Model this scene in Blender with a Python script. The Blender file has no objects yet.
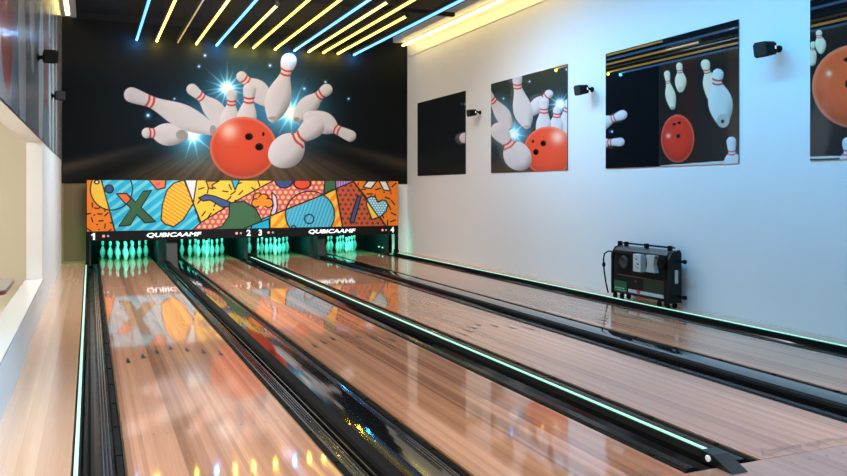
import bpy, bmesh, math, random
import numpy as np
from mathutils import Vector, Matrix

random.seed(7)
rng = np.random.RandomState(5)
scene = bpy.context.scene
col = scene.collection
PI = math.pi

# ------------------------------------------------------------------ camera
F, TH, U0, V0, H = 787.0, math.radians(22.97), 423.5, 189.0, 1.54
CT, ST = math.cos(TH), math.sin(TH)


def ray(px, py):
    u, v = px - U0, py - V0
    return (u * CT + F * ST, -u * ST + F * CT, -v)


def atX(px, py, X):
    d = ray(px, py); k = X / d[0]
    return Vector((X, d[1] * k, H + d[2] * k))


def atY(px, py, Y):
    d = ray(px, py); k = Y / d[1]
    return Vector((d[0] * k, Y, H + d[2] * k))


def atZ(px, py, Z):
    d = ray(px, py); k = (Z - H) / d[2]
    return Vector((d[0] * k, d[1] * k, Z))


def pix(X, Y, Z):
    """world point(s) to the photograph's frame (works on numpy arrays)"""
    r = X * CT - Y * ST
    f = X * ST + Y * CT
    return U0 + F * r / f, V0 - F * (Z - H) / f


cam = bpy.data.cameras.new('camera')
cam.sensor_width = 36.0
cam.lens = 36.0 * F / 847.0
cam.shift_y = -(238.0 - V0) / 847.0
cam.clip_start = 0.05
camo = bpy.data.objects.new('camera', cam)
camo.location = (0, 0, H)
camo.rotation_euler = (PI / 2, 0, -TH)
col.objects.link(camo)
scene.camera = camo


# ------------------------------------------------------------------ colours, materials
def lin(c):
    c = np.asarray(c, float)
    return np.where(c <= 0.04045, c / 12.92, ((c + 0.055) / 1.055) ** 2.4)


def rgb(r, g, b):
    return tuple(float(x) for x in lin(np.array([r, g, b]) / 255.0))


def new_mat(name):
    m = bpy.data.materials.new(name)
    m.use_nodes = True
    nt = m.node_tree
    return m, nt, nt.nodes, nt.links, nt.nodes['Principled BSDF']


def mat(name, c, rough=0.5, metal=0.0, spec=0.5, var=0.08, scale=6.0, emit=None, estr=0.0, bump=0.0, bscale=40.0,
        coat=0.0, stretch=(1, 1, 1)):
    m, nt, N, L, B = new_mat(name)
    g = N.new('ShaderNodeNewGeometry')
    mp = N.new('ShaderNodeMapping'); mp.inputs['Scale'].default_value = stretch
    L.new(g.outputs['Position'], mp.inputs['Vector'])
    n = N.new('ShaderNodeTexNoise'); n.inputs['Scale'].default_value = scale
    n.inputs['Detail'].default_value = 3
    L.new(mp.outputs['Vector'], n.inputs['Vector'])
    r = N.new('ShaderNodeMapRange')
    r.inputs['To Min'].default_value = 1 - var; r.inputs['To Max'].default_value = 1 + var
    L.new(n.outputs['Fac'], r.inputs['Value'])
    mx = N.new('ShaderNodeVectorMath'); mx.operation = 'SCALE'
    mx.inputs[0].default_value = c[:3]
    L.new(r.outputs['Result'], mx.inputs['Scale'])
    L.new(mx.outputs['Vector'], B.inputs['Base Color'])
    B.inputs['Roughness'].default_value = rough
    B.inputs['Metallic'].default_value = metal
    B.inputs['Specular IOR Level'].default_value = spec
    B.inputs['Coat Weight'].default_value = coat
    B.inputs['Coat Roughness'].default_value = 0.05
    if emit:
        B.inputs['Emission Color'].default_value = (*emit, 1)
        B.inputs['Emission Strength'].default_value = estr
    if bump:
        n2 = N.new('ShaderNodeTexNoise'); n2.inputs['Scale'].default_value = bscale
        L.new(mp.outputs['Vector'], n2.inputs['Vector'])
        b = N.new('ShaderNodeBump'); b.inputs['Strength'].default_value = bump
        b.inputs['Distance'].default_value = 0.02
        L.new(n2.outputs['Fac'], b.inputs['Height'])
        L.new(b.outputs['Normal'], B.inputs['Normal'])
    return m


def print_mat(name, rough, spec=0.5, gain=1.0):
    m, nt, N, L, B = new_mat(name)
    a = N.new('ShaderNodeAttribute'); a.attribute_name = 'print'
    s = N.new('ShaderNodeVectorMath'); s.operation = 'SCALE'
    s.inputs['Scale'].default_value = gain
    L.new(a.outputs['Color'], s.inputs[0])
    L.new(s.outputs['Vector'], B.inputs['Base Color'])
    B.inputs['Roughness'].default_value = rough
    B.inputs['Specular IOR Level'].default_value = spec
    return m


def wood(name, ca, cb, board=0.0272, rough=0.1, spec=0.5, wide=0.136, bump=0.0):
    """strip planks running along Y: one tone per board, a slow band of boards, fine grain"""
    m, nt, N, L, B = new_mat(name)
    g = N.new('ShaderNodeNewGeometry')
    sp = N.new('ShaderNodeSeparateXYZ'); L.new(g.outputs['Position'], sp.inputs[0])

    def math_(op, a, b):
        n = N.new('ShaderNodeMath'); n.operation = op
        for i, v in enumerate((a, b)):
            if v is None: continue
            if isinstance(v, (int, float)): n.inputs[i].default_value = v
            else: L.new(v, n.inputs[i])
        return n.outputs[0]
    bi = math_('FLOOR', math_('DIVIDE', sp.outputs['X'], board), None)
    wi = math_('FLOOR', math_('DIVIDE', math_('ADD', sp.outputs['X'], 0.05), wide), None)
    jo = math_('FLOOR', math_('DIVIDE', math_('ADD', sp.outputs['Y'], math_('MULTIPLY', bi, 7.37)), 40.0), None)
    cv = N.new('ShaderNodeCombineXYZ'); L.new(bi, cv.inputs['X']); L.new(jo, cv.inputs['Y'])
    wn = N.new('ShaderNodeTexWhiteNoise'); wn.noise_dimensions = '3D'; L.new(cv.outputs[0], wn.inputs['Vector'])
    w2 = N.new('ShaderNodeTexWhiteNoise'); w2.noise_dimensions = '1D'; L.new(wi, w2.inputs['W'])
    mp = N.new('ShaderNodeMapping'); mp.inputs['Scale'].default_value = (1.0, 0.03, 1.0)
    L.new(g.outputs['Position'], mp.inputs['Vector'])
    gr = N.new('ShaderNodeTexNoise'); gr.inputs['Scale'].default_value = 90; gr.inputs['Detail'].default_value = 4
    L.new(mp.outputs['Vector'], gr.inputs['Vector'])
    t = math_('ADD', math_('MULTIPLY', wn.outputs['Value'], 0.34), math_('MULTIPLY', w2.outputs['Value'], 0.36))
    t = math_('ADD', t, math_('MULTIPLY', gr.outputs['Fac'], 0.3))
    rp = N.new('ShaderNodeMix'); rp.data_type = 'RGBA'
    L.new(t, rp.inputs['Factor'])
    rp.inputs['A'].default_value = (*ca, 1); rp.inputs['B'].default_value = (*cb, 1)
    L.new(rp.outputs['Result'], B.inputs['Base Color'])
    B.inputs['Roughness'].default_value = rough
    B.inputs['Specular IOR Level'].default_value = spec
    return m


def wall_mat(name, c, rough=0.6):
    return mat(name, c, rough, var=0.015, scale=1.5, bump=0.02, bscale=250)


def emis(name, c, s):
    return mat(name, (0.5, 0.5, 0.5), 0.4, var=0.0, emit=c, estr=s)


M = dict(
    lane=wood('lane_wood', rgb(134, 92, 70), rgb(228, 168, 134), rough=0.05, spec=1.0),
    deck=wood('pin_deck_wood', rgb(150, 100, 60), rgb(186, 130, 84), rough=0.05, spec=1.0),
    floorwood=wood('side_floor_wood', rgb(196, 146, 114), rgb(244, 204, 174), board=0.055, wide=0.11, rough=0.12, spec=.8),
    approach=wood('approach_wood', rgb(150, 112, 96), rgb(194, 156, 138), rough=0.08, spec=0.8),
    white=wall_mat('white_wall_paint', rgb(226, 226, 228), 0.55),
    cream=wall_mat('cream_wall_paint', rgb(222, 214, 196), 0.7),
    sill=mat('white_sill_laminate', rgb(226, 230, 234), 0.12, var=0.01),
    black=mat('matt_black_paint', rgb(17, 17, 18), 0.75, var=0.1),
    ceil=mat('black_ceiling_paint', rgb(11, 11, 11), 0.85, var=0.15),
    olive=mat('tan_panel_paint', rgb(98, 84, 46), 0.5, var=0.05),
    oliveframe=mat('tan_frame_paint', rgb(128, 112, 62), 0.45, var=0.05),
    grey=mat('grey_paint', rgb(120, 118, 116), 0.6, var=0.04),
    gloss=mat('gloss_black_channel', rgb(12, 13, 15), 0.07, var=0.1, coat=0.4),
    glossflat=mat('gloss_black_cover', rgb(16, 17, 19), 0.07, var=0.1, coat=0.6, bump=0.008, bscale=1.1, stretch=(1, .5, 1)),
    rail=mat('bumper_rail_plastic', rgb(20, 26, 34), 0.2, var=0.1, coat=0.4),
    rubber=mat('black_rubber', rgb(9, 9, 10), 0.75, var=0.1, spec=.2),
    gold=mat('brass_trim', rgb(150, 120, 70), 0.3, metal=0.9, var=0.05),
    dark=mat('dark_marking', rgb(14, 10, 10), 0.4),
    metal=mat('brushed_metal', rgb(150, 152, 155), 0.3, metal=0.9),
    kick=mat('charcoal_panel', rgb(34, 33, 34), 0.5, var=0.06),
    pin=mat('white_pin_coating', rgb(228, 232, 230), 0.16, var=0.02, coat=0.3),
    stripe=mat('red_pin_stripe', rgb(205, 140, 130), 0.25),
    yellow=emis('yellow_tube_glow', (1.0, 0.70, 0.11), 3.0),
    blue=emis('blue_tube_glow', (0.07, 0.38, 1.0), 2.6),
    tan=emis('dim_tube_glow', (0.62, 0.42, 0.16), 0.7),
    cove=emis('cove_led_glow', (1.0, 0.76, 0.22), 6.0),
    led=emis('mint_led_glow', (0.30, 1.0, 0.70), 0.75),
    red=emis('red_indicator_glow', (1.0, 0.06, 0.03), 0.55),
    reddim=emis('dim_red_indicator_glow', (0.6, 0.04, 0.03), 0.12),
    sign=mat('white_lettering', rgb(235, 238, 238), 0.4, var=0.0, emit=(0.9, 0.95, 0.95), estr=0.45),
    bar=mat('black_number_bar', rgb(11, 11, 13), 0.6, spec=.2),
    faded=mat('faded_lettering', rgb(104, 92, 92), .3),
    edge=mat('poster_edge', rgb(60, 60, 62), 0.4),
)


# ------------------------------------------------------------------ mesh builder
class MB:
    def __init__(self):
        self.v = []; self.f = []; self.m = []; self.s = []

    def add(self, vs, fs, mi=0, smooth=False):
        o = len(self.v)
        self.v += [tuple(x) for x in vs]
        for f in fs:
            self.f.append(tuple(i + o for i in f)); self.m.append(mi); self.s.append(smooth)
        return self

    def box(self, x0, x1, y0, y1, z0, z1, mi=0, bev=0.0):
        if bev:
            b = bev
            pr = [(x0 + b, z0), (x1 - b, z0), (x1, z0 + b), (x1, z1 - b), (x1 - b, z1), (x0 + b, z1), (x0, z1 - b), (x0, z0 + b)]
            return self.prism(pr, y0, y1, mi)
        v = [(x, y, z) for z in (z0, z1) for y in (y0, y1) for x in (x0, x1)]
        return self.add(v, [(0, 2, 3, 1), (4, 5, 7, 6), (0, 1, 5, 4), (2, 6, 7, 3), (0, 4, 6, 2), (1, 3, 7, 5)], mi)

    def prism(self, prof, a0, a1, mi=0, axis='y', smooth=False):
        """closed profile extruded along an axis; profile is (x,z) for y, (y,z) for x, (x,y) for z"""
        n = len(prof)

        def P(p, a):
            if axis == 'y': return (p[0], a, p[1])
            if axis == 'x': return (a, p[0], p[1])
            return (p[0], p[1], a)
        v = [P(p, a0) for p in prof] + [P(p, a1) for p in prof]
        o = len(self.v)
        self.add(v, [(i, (i + 1) % n, n + (i + 1) % n, n + i) for i in range(n)], mi, smooth)
        self.f += [tuple(o + i for i in reversed(range(n))), tuple(o + n + i for i in range(n))]
        self.m += [mi, mi]; self.s += [False, False]
        return self

    def tube(self, pts, r, n=10, mi=0, closed=False):
        pts = [Vector(p) for p in pts]
        rs = r if isinstance(r, (list, tuple)) else [r] * len(pts)
        rings = []
        up = None
        for i, p in enumerate(pts):
            a = pts[max(i - 1, 0)]; b = pts[min(i + 1, len(pts) - 1)]
            t = (b - a).normalized()
            if up is None:
                up = Vector((0, 0, 1)) if abs(t.z) < 0.9 else Vector((1, 0, 0))
            s = t.cross(up).normalized(); up = s.cross(t).normalized()
            rings.append([p + (s * math.cos(2 * PI * k / n) + up * math.sin(2 * PI * k / n)) * rs[i] for k in range(n)])
        v = [q for ring in rings for q in ring]
        f = []
        for i in range(len(pts) - 1):
            for k in range(n):
                f.append((i * n + k, i * n + (k + 1) % n, (i + 1) * n + (k + 1) % n, (i + 1) * n + k))
        o = len(self.v)
        self.add(v, f, mi, True)
        e = (len(pts) - 1) * n
        self.f += [tuple(o + k for k in reversed(range(n))), tuple(o + e + k for k in range(n))]
        self.m += [mi, mi]; self.s += [False, False]
        return self

    def lathe(self, prof, c=(0, 0, 0), n=24, mi=None, axis='z'):
        """profile of (radius, height[, material])"""
        v = []; c = Vector(c)
        for p in prof:
            for k in range(n):
                a = 2 * PI * k / n
                q = (p[0] * math.cos(a), p[0] * math.sin(a), p[1])
                if axis == 'x': q = (q[2], q[0], q[1])
                if axis == 'y': q = (q[0], q[2], q[1])
                v.append(c + Vector(q))
        o = len(self.v)
        self.v += [tuple(x) for x in v]
        for i in range(len(prof) - 1):
            for k in range(n):
                self.f.append((o + i * n + k, o + i * n + (k + 1) % n, o + (i + 1) * n + (k + 1) % n, o + (i + 1) * n + k))
                self.m.append(prof[i][2] if len(prof[i]) > 2 else (mi or 0)); self.s.append(True)
        for ring, rev in ((0, True), (len(prof) - 1, False)):
            idx = [o + ring * n + k for k in range(n)]
            self.f.append(tuple(reversed(idx)) if rev else tuple(idx)); self.m.append(mi or 0); self.s.append(False)
        return self

    def build(self, name, mats, parent=None, origin=None):
        if not isinstance(mats, (list, tuple)): mats = [mats]
        if parent is not None:
            origin = parent.get('_org')
            org = Vector(origin)
        else:
            org = Vector(origin or (0, 0, 0))
        me = bpy.data.meshes.new(name)
        me.from_pydata([tuple(Vector(p) - org) for p in self.v], [], self.f)
        for m_ in mats: me.materials.append(m_)
        me.polygons.foreach_set('material_index', self.m)
        me.polygons.foreach_set('use_smooth', self.s)
        bm = bmesh.new(); bm.from_mesh(me)
        bmesh.ops.recalc_face_normals(bm, faces=bm.faces)
        bm.to_mesh(me); bm.free()
        me.update()
        o = bpy.data.objects.new(name, me)
        col.objects.link(o)
        if parent is not None:
            o.parent = parent
        else:
            o.location = org
        o['_org'] = tuple(org)
        return o


def tag(o, label, cat, group=None, kind=None):
    o['label'] = label; o['category'] = cat
    if group: o['group'] = group
    if kind: o['kind'] = kind
    return o


def thing(name, loc, label, cat, group=None):
    o = bpy.data.objects.new(name, None)
    o.empty_display_size = 0.1
    o.location = loc
    col.objects.link(o)
    o['_org'] = tuple(loc)
    return tag(o, label, cat, group)


def struct(name, mb, m, label=None, cat=None):
    o = mb.build(name, m)
    o['kind'] = 'structure'
    if label: o['label'] = label
    if cat: o['category'] = cat
    return o


def text_mesh(body, size, extrude, shear=0.0, sx=1.0, offset=0.0):
    """text as vertices and faces standing in the XZ plane, centred, facing -Y"""
    for off in (offset, offset * 1.25, offset * .8, offset * .6, 0.0):
        cu = bpy.data.curves.new('txt', 'FONT')
        cu.body = body; cu.size = size; cu.extrude = extrude; cu.shear = shear; cu.offset = off
        cu.align_x = 'CENTER'; cu.align_y = 'CENTER'; cu.resolution_u = 4
        ob = bpy.data.objects.new('txt', cu)
        col.objects.link(ob)
        dg = bpy.context.evaluated_depsgraph_get()
        me = bpy.data.meshes.new_from_object(ob.evaluated_get(dg))
        vs = [(v.co.x * sx, -v.co.z, v.co.y) for v in me.vertices]
        fs = [tuple(p.vertices) for p in me.polygons]
        bpy.data.objects.remove(ob); bpy.data.curves.remove(cu); bpy.data.meshes.remove(me)
        if max(abs(v[2]) for v in vs) < size * .75: break
    return vs, fs


# ------------------------------------------------------------------ printed pictures
class Paint:
    """colours for the points of a printed picture; shapes are laid out on the print"""

    def __init__(self, x, y, base, aa=0.35):
        self.x, self.y, self.aa = x, y, aa
        self.c = np.tile(np.asarray(base, float) / 255.0, (x.size, 1))

    def mix(self, a, c):
        a = np.clip(a, 0, 1)[:, None]
        c = np.asarray(c, float)
        if c.ndim == 1: c = c / 255.0
        self.c = self.c * (1 - a) + c * a

    def add(self, a, c):
        self.c = np.clip(self.c + np.clip(a, 0, 1)[:, None] * (np.asarray(c, float) / 255.0), 0, 1)

    def cov(self, d):
        return np.clip(0.5 - d / self.aa, 0, 1)

    def d_circle(self, cx, cy, rx, ry=None):
        ry = ry or rx
        q = np.hypot((self.x - cx) / rx, (self.y - cy) / ry)
        return (q - 1) * min(rx, ry)

    def d_seg(self, a, b):
        ax, ay = a; bx, by = b
        dx, dy = bx - ax, by - ay
        t = np.clip(((self.x - ax) * dx + (self.y - ay) * dy) / (dx * dx + dy * dy + 1e-9), 0, 1)
        return np.hypot(self.x - ax - t * dx, self.y - ay - t * dy)

    def d_poly(self, P):
        d = np.full(self.x.shape, 1e9); ins = np.zeros(self.x.shape, bool)
        n = len(P)
        for i in range(n):
            a, b = P[i], P[(i + 1) % n]
            d = np.minimum(d, self.d_seg(a, b))
            (ax, ay), (bx, by) = a, b
            if ay != by:
                c = ((ay > self.y) != (by > self.y)) & (self.x < (bx - ax) * (self.y - ay) / (by - ay) + ax)
                ins ^= c
        return np.where(ins, -d, d)

    def poly(self, P, c, line=0.0, lc=(16, 18, 22), fill=None):
        d = self.d_poly(P)
        a = self.cov(d)
        if c is not None: self.mix(a, c)
        if fill is not None: fill(a)
        if line: self.mix(self.cov(np.abs(d) - line / 2), lc)
        return a

    def circle(self, cx, cy, rx, ry=None, c=None, line=0.0, lc=(16, 18, 22), clip=None):
        d = self.d_circle(cx, cy, rx, ry)
        k = 1 if clip is None else clip
        if c is not None: self.mix(self.cov(d) * k, c)
        if line: self.mix(self.cov(np.abs(d) - line / 2) * k, lc)
        return self.cov(d)

    def line(self, a, b, w, c=(16, 18, 22), k=1):
        self.mix(self.cov(self.d_seg(a, b) - w / 2) * k, c)

    def glow(self, cx, cy, r, c, s=1.0, p=2.0):
        q = np.hypot(self.x - cx, self.y - cy) / r
        self.add(s * np.exp(-(q ** p) * 1.5), c)

    def burst(self, cx, cy, R, n=14, seed=0, c=(190, 220, 235)):
        r = np.random.RandomState(seed)
        self.glow(cx, cy, R * 0.55, (52, 88, 104), 0.8)
        self.glow(cx, cy, R * 0.22, (190, 215, 225), 0.9)
        for i in range(n):
            a = 2 * PI * (i + r.uniform(-.3, .3)) / n
            L = R * r.uniform(0.6, 1.25)
            dx, dy = math.cos(a), math.sin(a)
            t = (self.x - cx) * dx + (self.y - cy) * dy
            s = np.abs(-(self.x - cx) * dy + (self.y - cy) * dx)
            w = np.maximum(1.3 * (1 - t / L), 0.05)
            self.add(np.where((t > 0) & (t < L), np.exp(-(s / w) ** 2) * (1 - t / L) * 0.6, 0), c)

    def star(self, cx, cy, r=1.0):
        self.glow(cx, cy, r * 2.6, (70, 130, 190), 0.7)
        self.glow(cx, cy, r, (225, 240, 255), 1.0)

    def pin(self, pts, tone=(222, 217, 222), stripe=(214, 78, 62), base=None, light=(-0.55, -0.6), st=None):
        """a pin drawn as a run of circles base > belly > neck > head"""
        P = np.array(pts, float)
        n = len(P)
        seg = np.hypot(np.diff(P[:, 0]), np.diff(P[:, 1]))
        s = np.concatenate([[0], np.cumsum(seg)])
        tt = np.linspace(0, s[-1], 54)
        # monotone cubic radius, linear centre line
        m = np.gradient(P[:, 2], s)
        m[0] = (P[1, 2] - P[0, 2]) / (s[1] - s[0]) * 1.5
        for i in range(1, n - 1):
            if (P[i, 2] - P[i - 1, 2]) * (P[i + 1, 2] - P[i, 2]) <= 0: m[i] = 0
        m[-1] = 0
        cx = np.interp(tt, s, P[:, 0]); cy = np.interp(tt, s, P[:, 1])
        rr = np.zeros_like(tt)
        for j, t in enumerate(tt):
            i = min(np.searchsorted(s, t, side='right') - 1, n - 2)
            h = s[i + 1] - s[i]; u = (t - s[i]) / h
            rr[j] = ((2 * u ** 3 - 3 * u ** 2 + 1) * P[i, 2] + (u ** 3 - 2 * u ** 2 + u) * h * m[i]
                     + (-2 * u ** 3 + 3 * u ** 2) * P[i + 1, 2] + (u ** 3 - u ** 2) * h * m[i + 1])
        d = np.full(self.x.shape, 1e9); arg = np.zeros(self.x.shape, int)
        for j in range(len(tt)):
            dj = np.hypot(self.x - cx[j], self.y - cy[j]) - rr[j]
            k = dj < d
            d = np.where(k, dj, d); arg = np.where(k, j, arg)
        a = self.cov(d)
        lx = (self.x - cx[arg]) / np.maximum(rr[arg], .1); ly = (self.y - cy[arg]) / np.maximum(rr[arg], .1)
        lit = lx * light[0] + ly * light[1]
        v = np.clip(0.92 + 0.10 * lit - 0.52 * np.clip(-lit - 0.20, 0, 1) ** 1.2, 0.25, 1.02)
        cc = np.asarray(tone, float)[None, :] / 255.0 * v[:, None]
        self.mix(a, np.clip(cc, 0, 1))
        # stripes: two bands around the neck
        ax = (P[-1, 0] - P[-2, 0]); ay = (P[-1, 1] - P[-2, 1])
        L = math.hypot(ax, ay); ax /= L; ay /= L
        nk = P[-2]; nr = nk[2]
        q = (self.x - nk[0]) * ax + (self.y - nk[1]) * ay
        sgn = (self.x - nk[0]) * -ay + (self.y - nk[1]) * ax
        q = q + 0.25 * nr * (1 - np.clip(sgn / nr, -1, 1) ** 2)
        w = nr * 0.20
        near = (np.abs(sgn) < nr * 1.7)
        for off in (st or (-0.30, 0.55)):
            self.mix(a * self.cov(np.abs(q - off * nr) - w) * near, np.clip(np.asarray(stripe)[None, :] / 255.0 * v[:, None], 0, 1))
        if base:
            bx, by, rx, ry, bc = base
            self.circle(bx, by, rx, ry, c=bc)
        return a

    def ball(self, cx, cy, rx, ry, tone=(230, 84, 58), hi=None, hr=10, holes=(), edge=0.22):
        d = self.d_circle(cx, cy, rx, ry)
        a = self.cov(d)
        q = np.hypot((self.x - cx) / rx, (self.y - cy) / ry)
        v = 1.0 - edge * np.clip(q, 0, 1) ** 3 * np.clip(0.4 + ((self.y - cy) / ry) * 0.6, 0, 1)
        self.mix(a, np.clip(np.asarray(tone, float)[None, :] / 255.0 * v[:, None], 0, 1))
        self.mix(a * np.exp(-((q - 0.97) / 0.05) ** 2) * 0.35, (250, 170, 150))
        if hi:
            g = np.hypot(self.x - hi[0], self.y - hi[1]) / hr
            self.mix(a * np.exp(-g ** 2 * 1.3) * 0.75, (255, 225, 212))
        for (hx, hy, hrx, hry) in holes:
            self.circle(hx, hy, hrx, hry, c=(60, 22, 18))
            self.circle(hx - hrx * .15, hy + hry * .2, hrx * .75, hry * .7, c=(20, 10, 10))


def set_print(me, c, gain=1.0):
    at = me.attributes.new('print', 'FLOAT_COLOR', 'POINT')
    L = np.ones((c.shape[0], 4), np.float32)
    L[:, :3] = lin(c) * gain
    at.data.foreach_set('color', L.ravel())


def print_sheet(name, O, ax, ay, us, vs, thick, material, colour_fn, edge_mat, parent=None, origin=None, gain=1.0):
    """a printed board: front face a fine grid (carries the picture), with real sides and back.
    O + ax*u + ay*v are points of the front; thickness goes along -(ax x ay)."""
    O, ax, ay = Vector(O), Vector(ax), Vector(ay)
    nrm = ax.cross(ay).normalized()
    nu, nv = len(us), len(vs)
    UU, VV = np.meshgrid(us, vs)
    UU, VV = UU.ravel(), VV.ravel()
    XYZ = np.array(O)[None, :] + UU[:, None] * np.array(ax)[None, :] + VV[:, None] * np.array(ay)[None, :]
    c = colour_fn(XYZ)
    org = Vector(parent['_org']) if parent is not None else Vector(origin)
    back = [O + ax * u + ay * v - nrm * thick for v in (vs[0], vs[-1]) for u in (us[0], us[-1])]
    V = np.vstack([XYZ, np.array([list(b) for b in back])]) - np.array(org)[None, :]
    i = np.arange(nu - 1)[None, :] + nu * np.arange(nv - 1)[:, None]
    i = i.ravel()
    Q = np.stack([i, i + 1, i + nu + 1, i + nu], 1)
    n0 = nu * nv
    tl, tr, bl, br = 0, nu - 1, nu * (nv - 1), nu * nv - 1
    side = np.array([[n0, n0 + 1, tr, tl], [n0 + 1, n0 + 3, br, tr], [n0 + 3, n0 + 2, bl, br], [n0 + 2, n0, tl, bl],
                     [n0 + 1, n0, n0 + 2, n0 + 3]])
    Q = np.vstack([Q, side])
    me = bpy.data.meshes.new(name)
    me.vertices.add(len(V)); me.vertices.foreach_set('co', V.astype(np.float32).ravel())
    me.loops.add(Q.size); me.loops.foreach_set('vertex_index', Q.astype(np.int32).ravel())
    me.polygons.add(len(Q))
    me.polygons.foreach_set('loop_start', np.arange(0, Q.size, 4, dtype=np.int32))
    mi = np.zeros(len(Q), np.int32); mi[-5:] = 1
    me.materials.append(material); me.materials.append(edge_mat)
    me.polygons.foreach_set('material_index', mi)
    me.update(calc_edges=True); me.validate()
    set_print(me, np.vstack([c, np.zeros((4, 3))]), gain)
    o = bpy.data.objects.new(name, me)
    col.objects.link(o)
    if parent is not None: o.parent = parent
    else: o.location = org
    o['_org'] = tuple(org)
    return o


# ---- end wall picture
def mural_colours(P3):
    x, y = pix(P3[:, 0], P3[:, 1], P3[:, 2])
    p = Paint(x, y, (15, 20, 25), 0.6)
    # dark teal middle, brownish edges
    p.mix(np.exp(-(((x - 190) / 130) ** 2 + ((y - 95) / 60) ** 2)) * .6, (16, 32, 42))
    p.mix(np.clip((x - 330) / 80, 0, 1) * .5, (22, 21, 20))
    p.mix(np.clip((88 - y) / 30, 0, 1) * .8, (38, 38, 36))  # paler top band: glow of the tubes put into the print colour
    # the painted bowling lanes at the foot
    k = np.clip((y - 138) / 26, 0, 1)
    fx = (x - 245) / (y - 118.0 + 1e-6)
    plank = 0.5 + 0.5 * np.sin(fx * 26) * np.cos(fx * 11 + 1)
    wood_c = np.stack([0.30 + .10 * plank, 0.235 + .075 * plank, 0.175 + .055 * plank], 1)
    mid = np.clip(1.25 - np.abs(fx) / 2.6, 0, 1) * (y > 130)
    p.mix(k * mid, wood_c)
    for c0 in (-3.6, 3.5):
        p.mix(k * np.exp(-((fx - c0) / 0.5) ** 2) * .75, (78, 66, 54))
    p.mix(np.exp(-((fx + 2.5) / 0.35) ** 2) * k * .8, (18, 18, 20))
    p.mix(np.exp(-((fx - 2.55) / 0.35) ** 2) * k * .8, (18, 18, 20))
    p.glow(192, 135, 34, (40, 105, 135), .8)
    p.glow(238, 100, 52, (38, 92, 120), .75)
    p.glow(292, 112, 40, (60, 125, 155), .85)
    p.burst(227, 88, 31, 16, 3, (150, 178, 192))
    p.burst(291, 113, 36, 12, 8, (140, 168, 182))
    p.burst(193, 135, 34, 9, 11, (140, 168, 182))
    for s in ((199, 66.4, .9), (205, 55.5, .9), (270, 65.5, .9), (148, 115.4, 1.5), (174.4, 98.8, .7), (304.3, 88.6, .9),
              (325.5, 82, .8), (348.6, 98.8, .8), (321, 100, .7)):
        p.star(*s)
    # pins behind
    p.pin([(267, 101, 6), (258, 91, 10.5), (246, 80.5, 4.6), (241.5, 76.5, 5.2)])
    p.pin([(181.8, 135.3, 6.5), (168, 134.5, 11.2), (152, 133, 4.6), (147, 133, 5.3)], base=(181.6, 134.8, 5.6, 5, (150, 148, 148)))
    p.pin([(226, 126, 7), (215, 111, 10), (201, 97, 4.4), (192, 89.3, 5.6)])
    p.pin([(229, 134, 8), (229.5, 121, 9.5), (231.4, 103, 4.4), (231.8, 95, 5.4)])
    p.pin([(246, 134, 8), (246.5, 119, 10), (249, 100.3, 5.1), (249.5, 89.3, 6.5)])
    p.pin([(273.2, 116.5, 6), (278, 99, 12.6), (286, 72.5, 5.2), (288.8, 61, 7.9)], base=(273.2, 118.2, 5.2, 1.8, (160, 152, 150)))
    p.pin([(298, 118, 5), (307.5, 106.5, 9.6), (319.8, 95, 4.6), (326.5, 89.8, 6)], base=(296.7, 119.6, 3, 2.6, (150, 145, 145)))
    p.pin([(310, 118, 7), (323, 122.5, 10.8), (337, 129.8, 4.6), (350.5, 136, 5.7)])
    p.pin([(212, 130, 5.5), (184, 117, 12), (150.5, 101.6, 5.9), (131.5, 94.8, 7.6)], base=(213, 130.3, 3.2, 5.2, (150, 148, 150)))
    p.ball(243.3, 147.8, 33.5, 31, tone=(212, 80, 56), hi=(229, 131), hr=10,
           holes=((249, 136.6, 4, 3.5), (259.3, 146.8, 4.2, 3.7), (263.4, 134, 1.2, 2)))
    p.pin([(281, 154.5, 13), (287, 151, 16.5), (298.5, 138.5, 6.2), (313.5, 127, 10.8)])
    return p.c


# ---- posters on the right wall
def poster_dark(P3):
    x, y = pix(P3[:, 0], P3[:, 1], P3[:, 2])
    p = Paint(x, y, (27, 32, 36), 0.4)
    p.mix(np.clip((110 - y) / 25, 0, 1) * .5, (44, 44, 38))
    p.mix(np.exp(-((y - 170) / 5) ** 2) * .35, (62, 54, 46))
    p.star(465.5, 104, .7)
    p.pin([(492, 138, 6), (481, 138, 7), (472, 138, 4), (464.6, 138, 5.2)])
    return p.c


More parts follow.
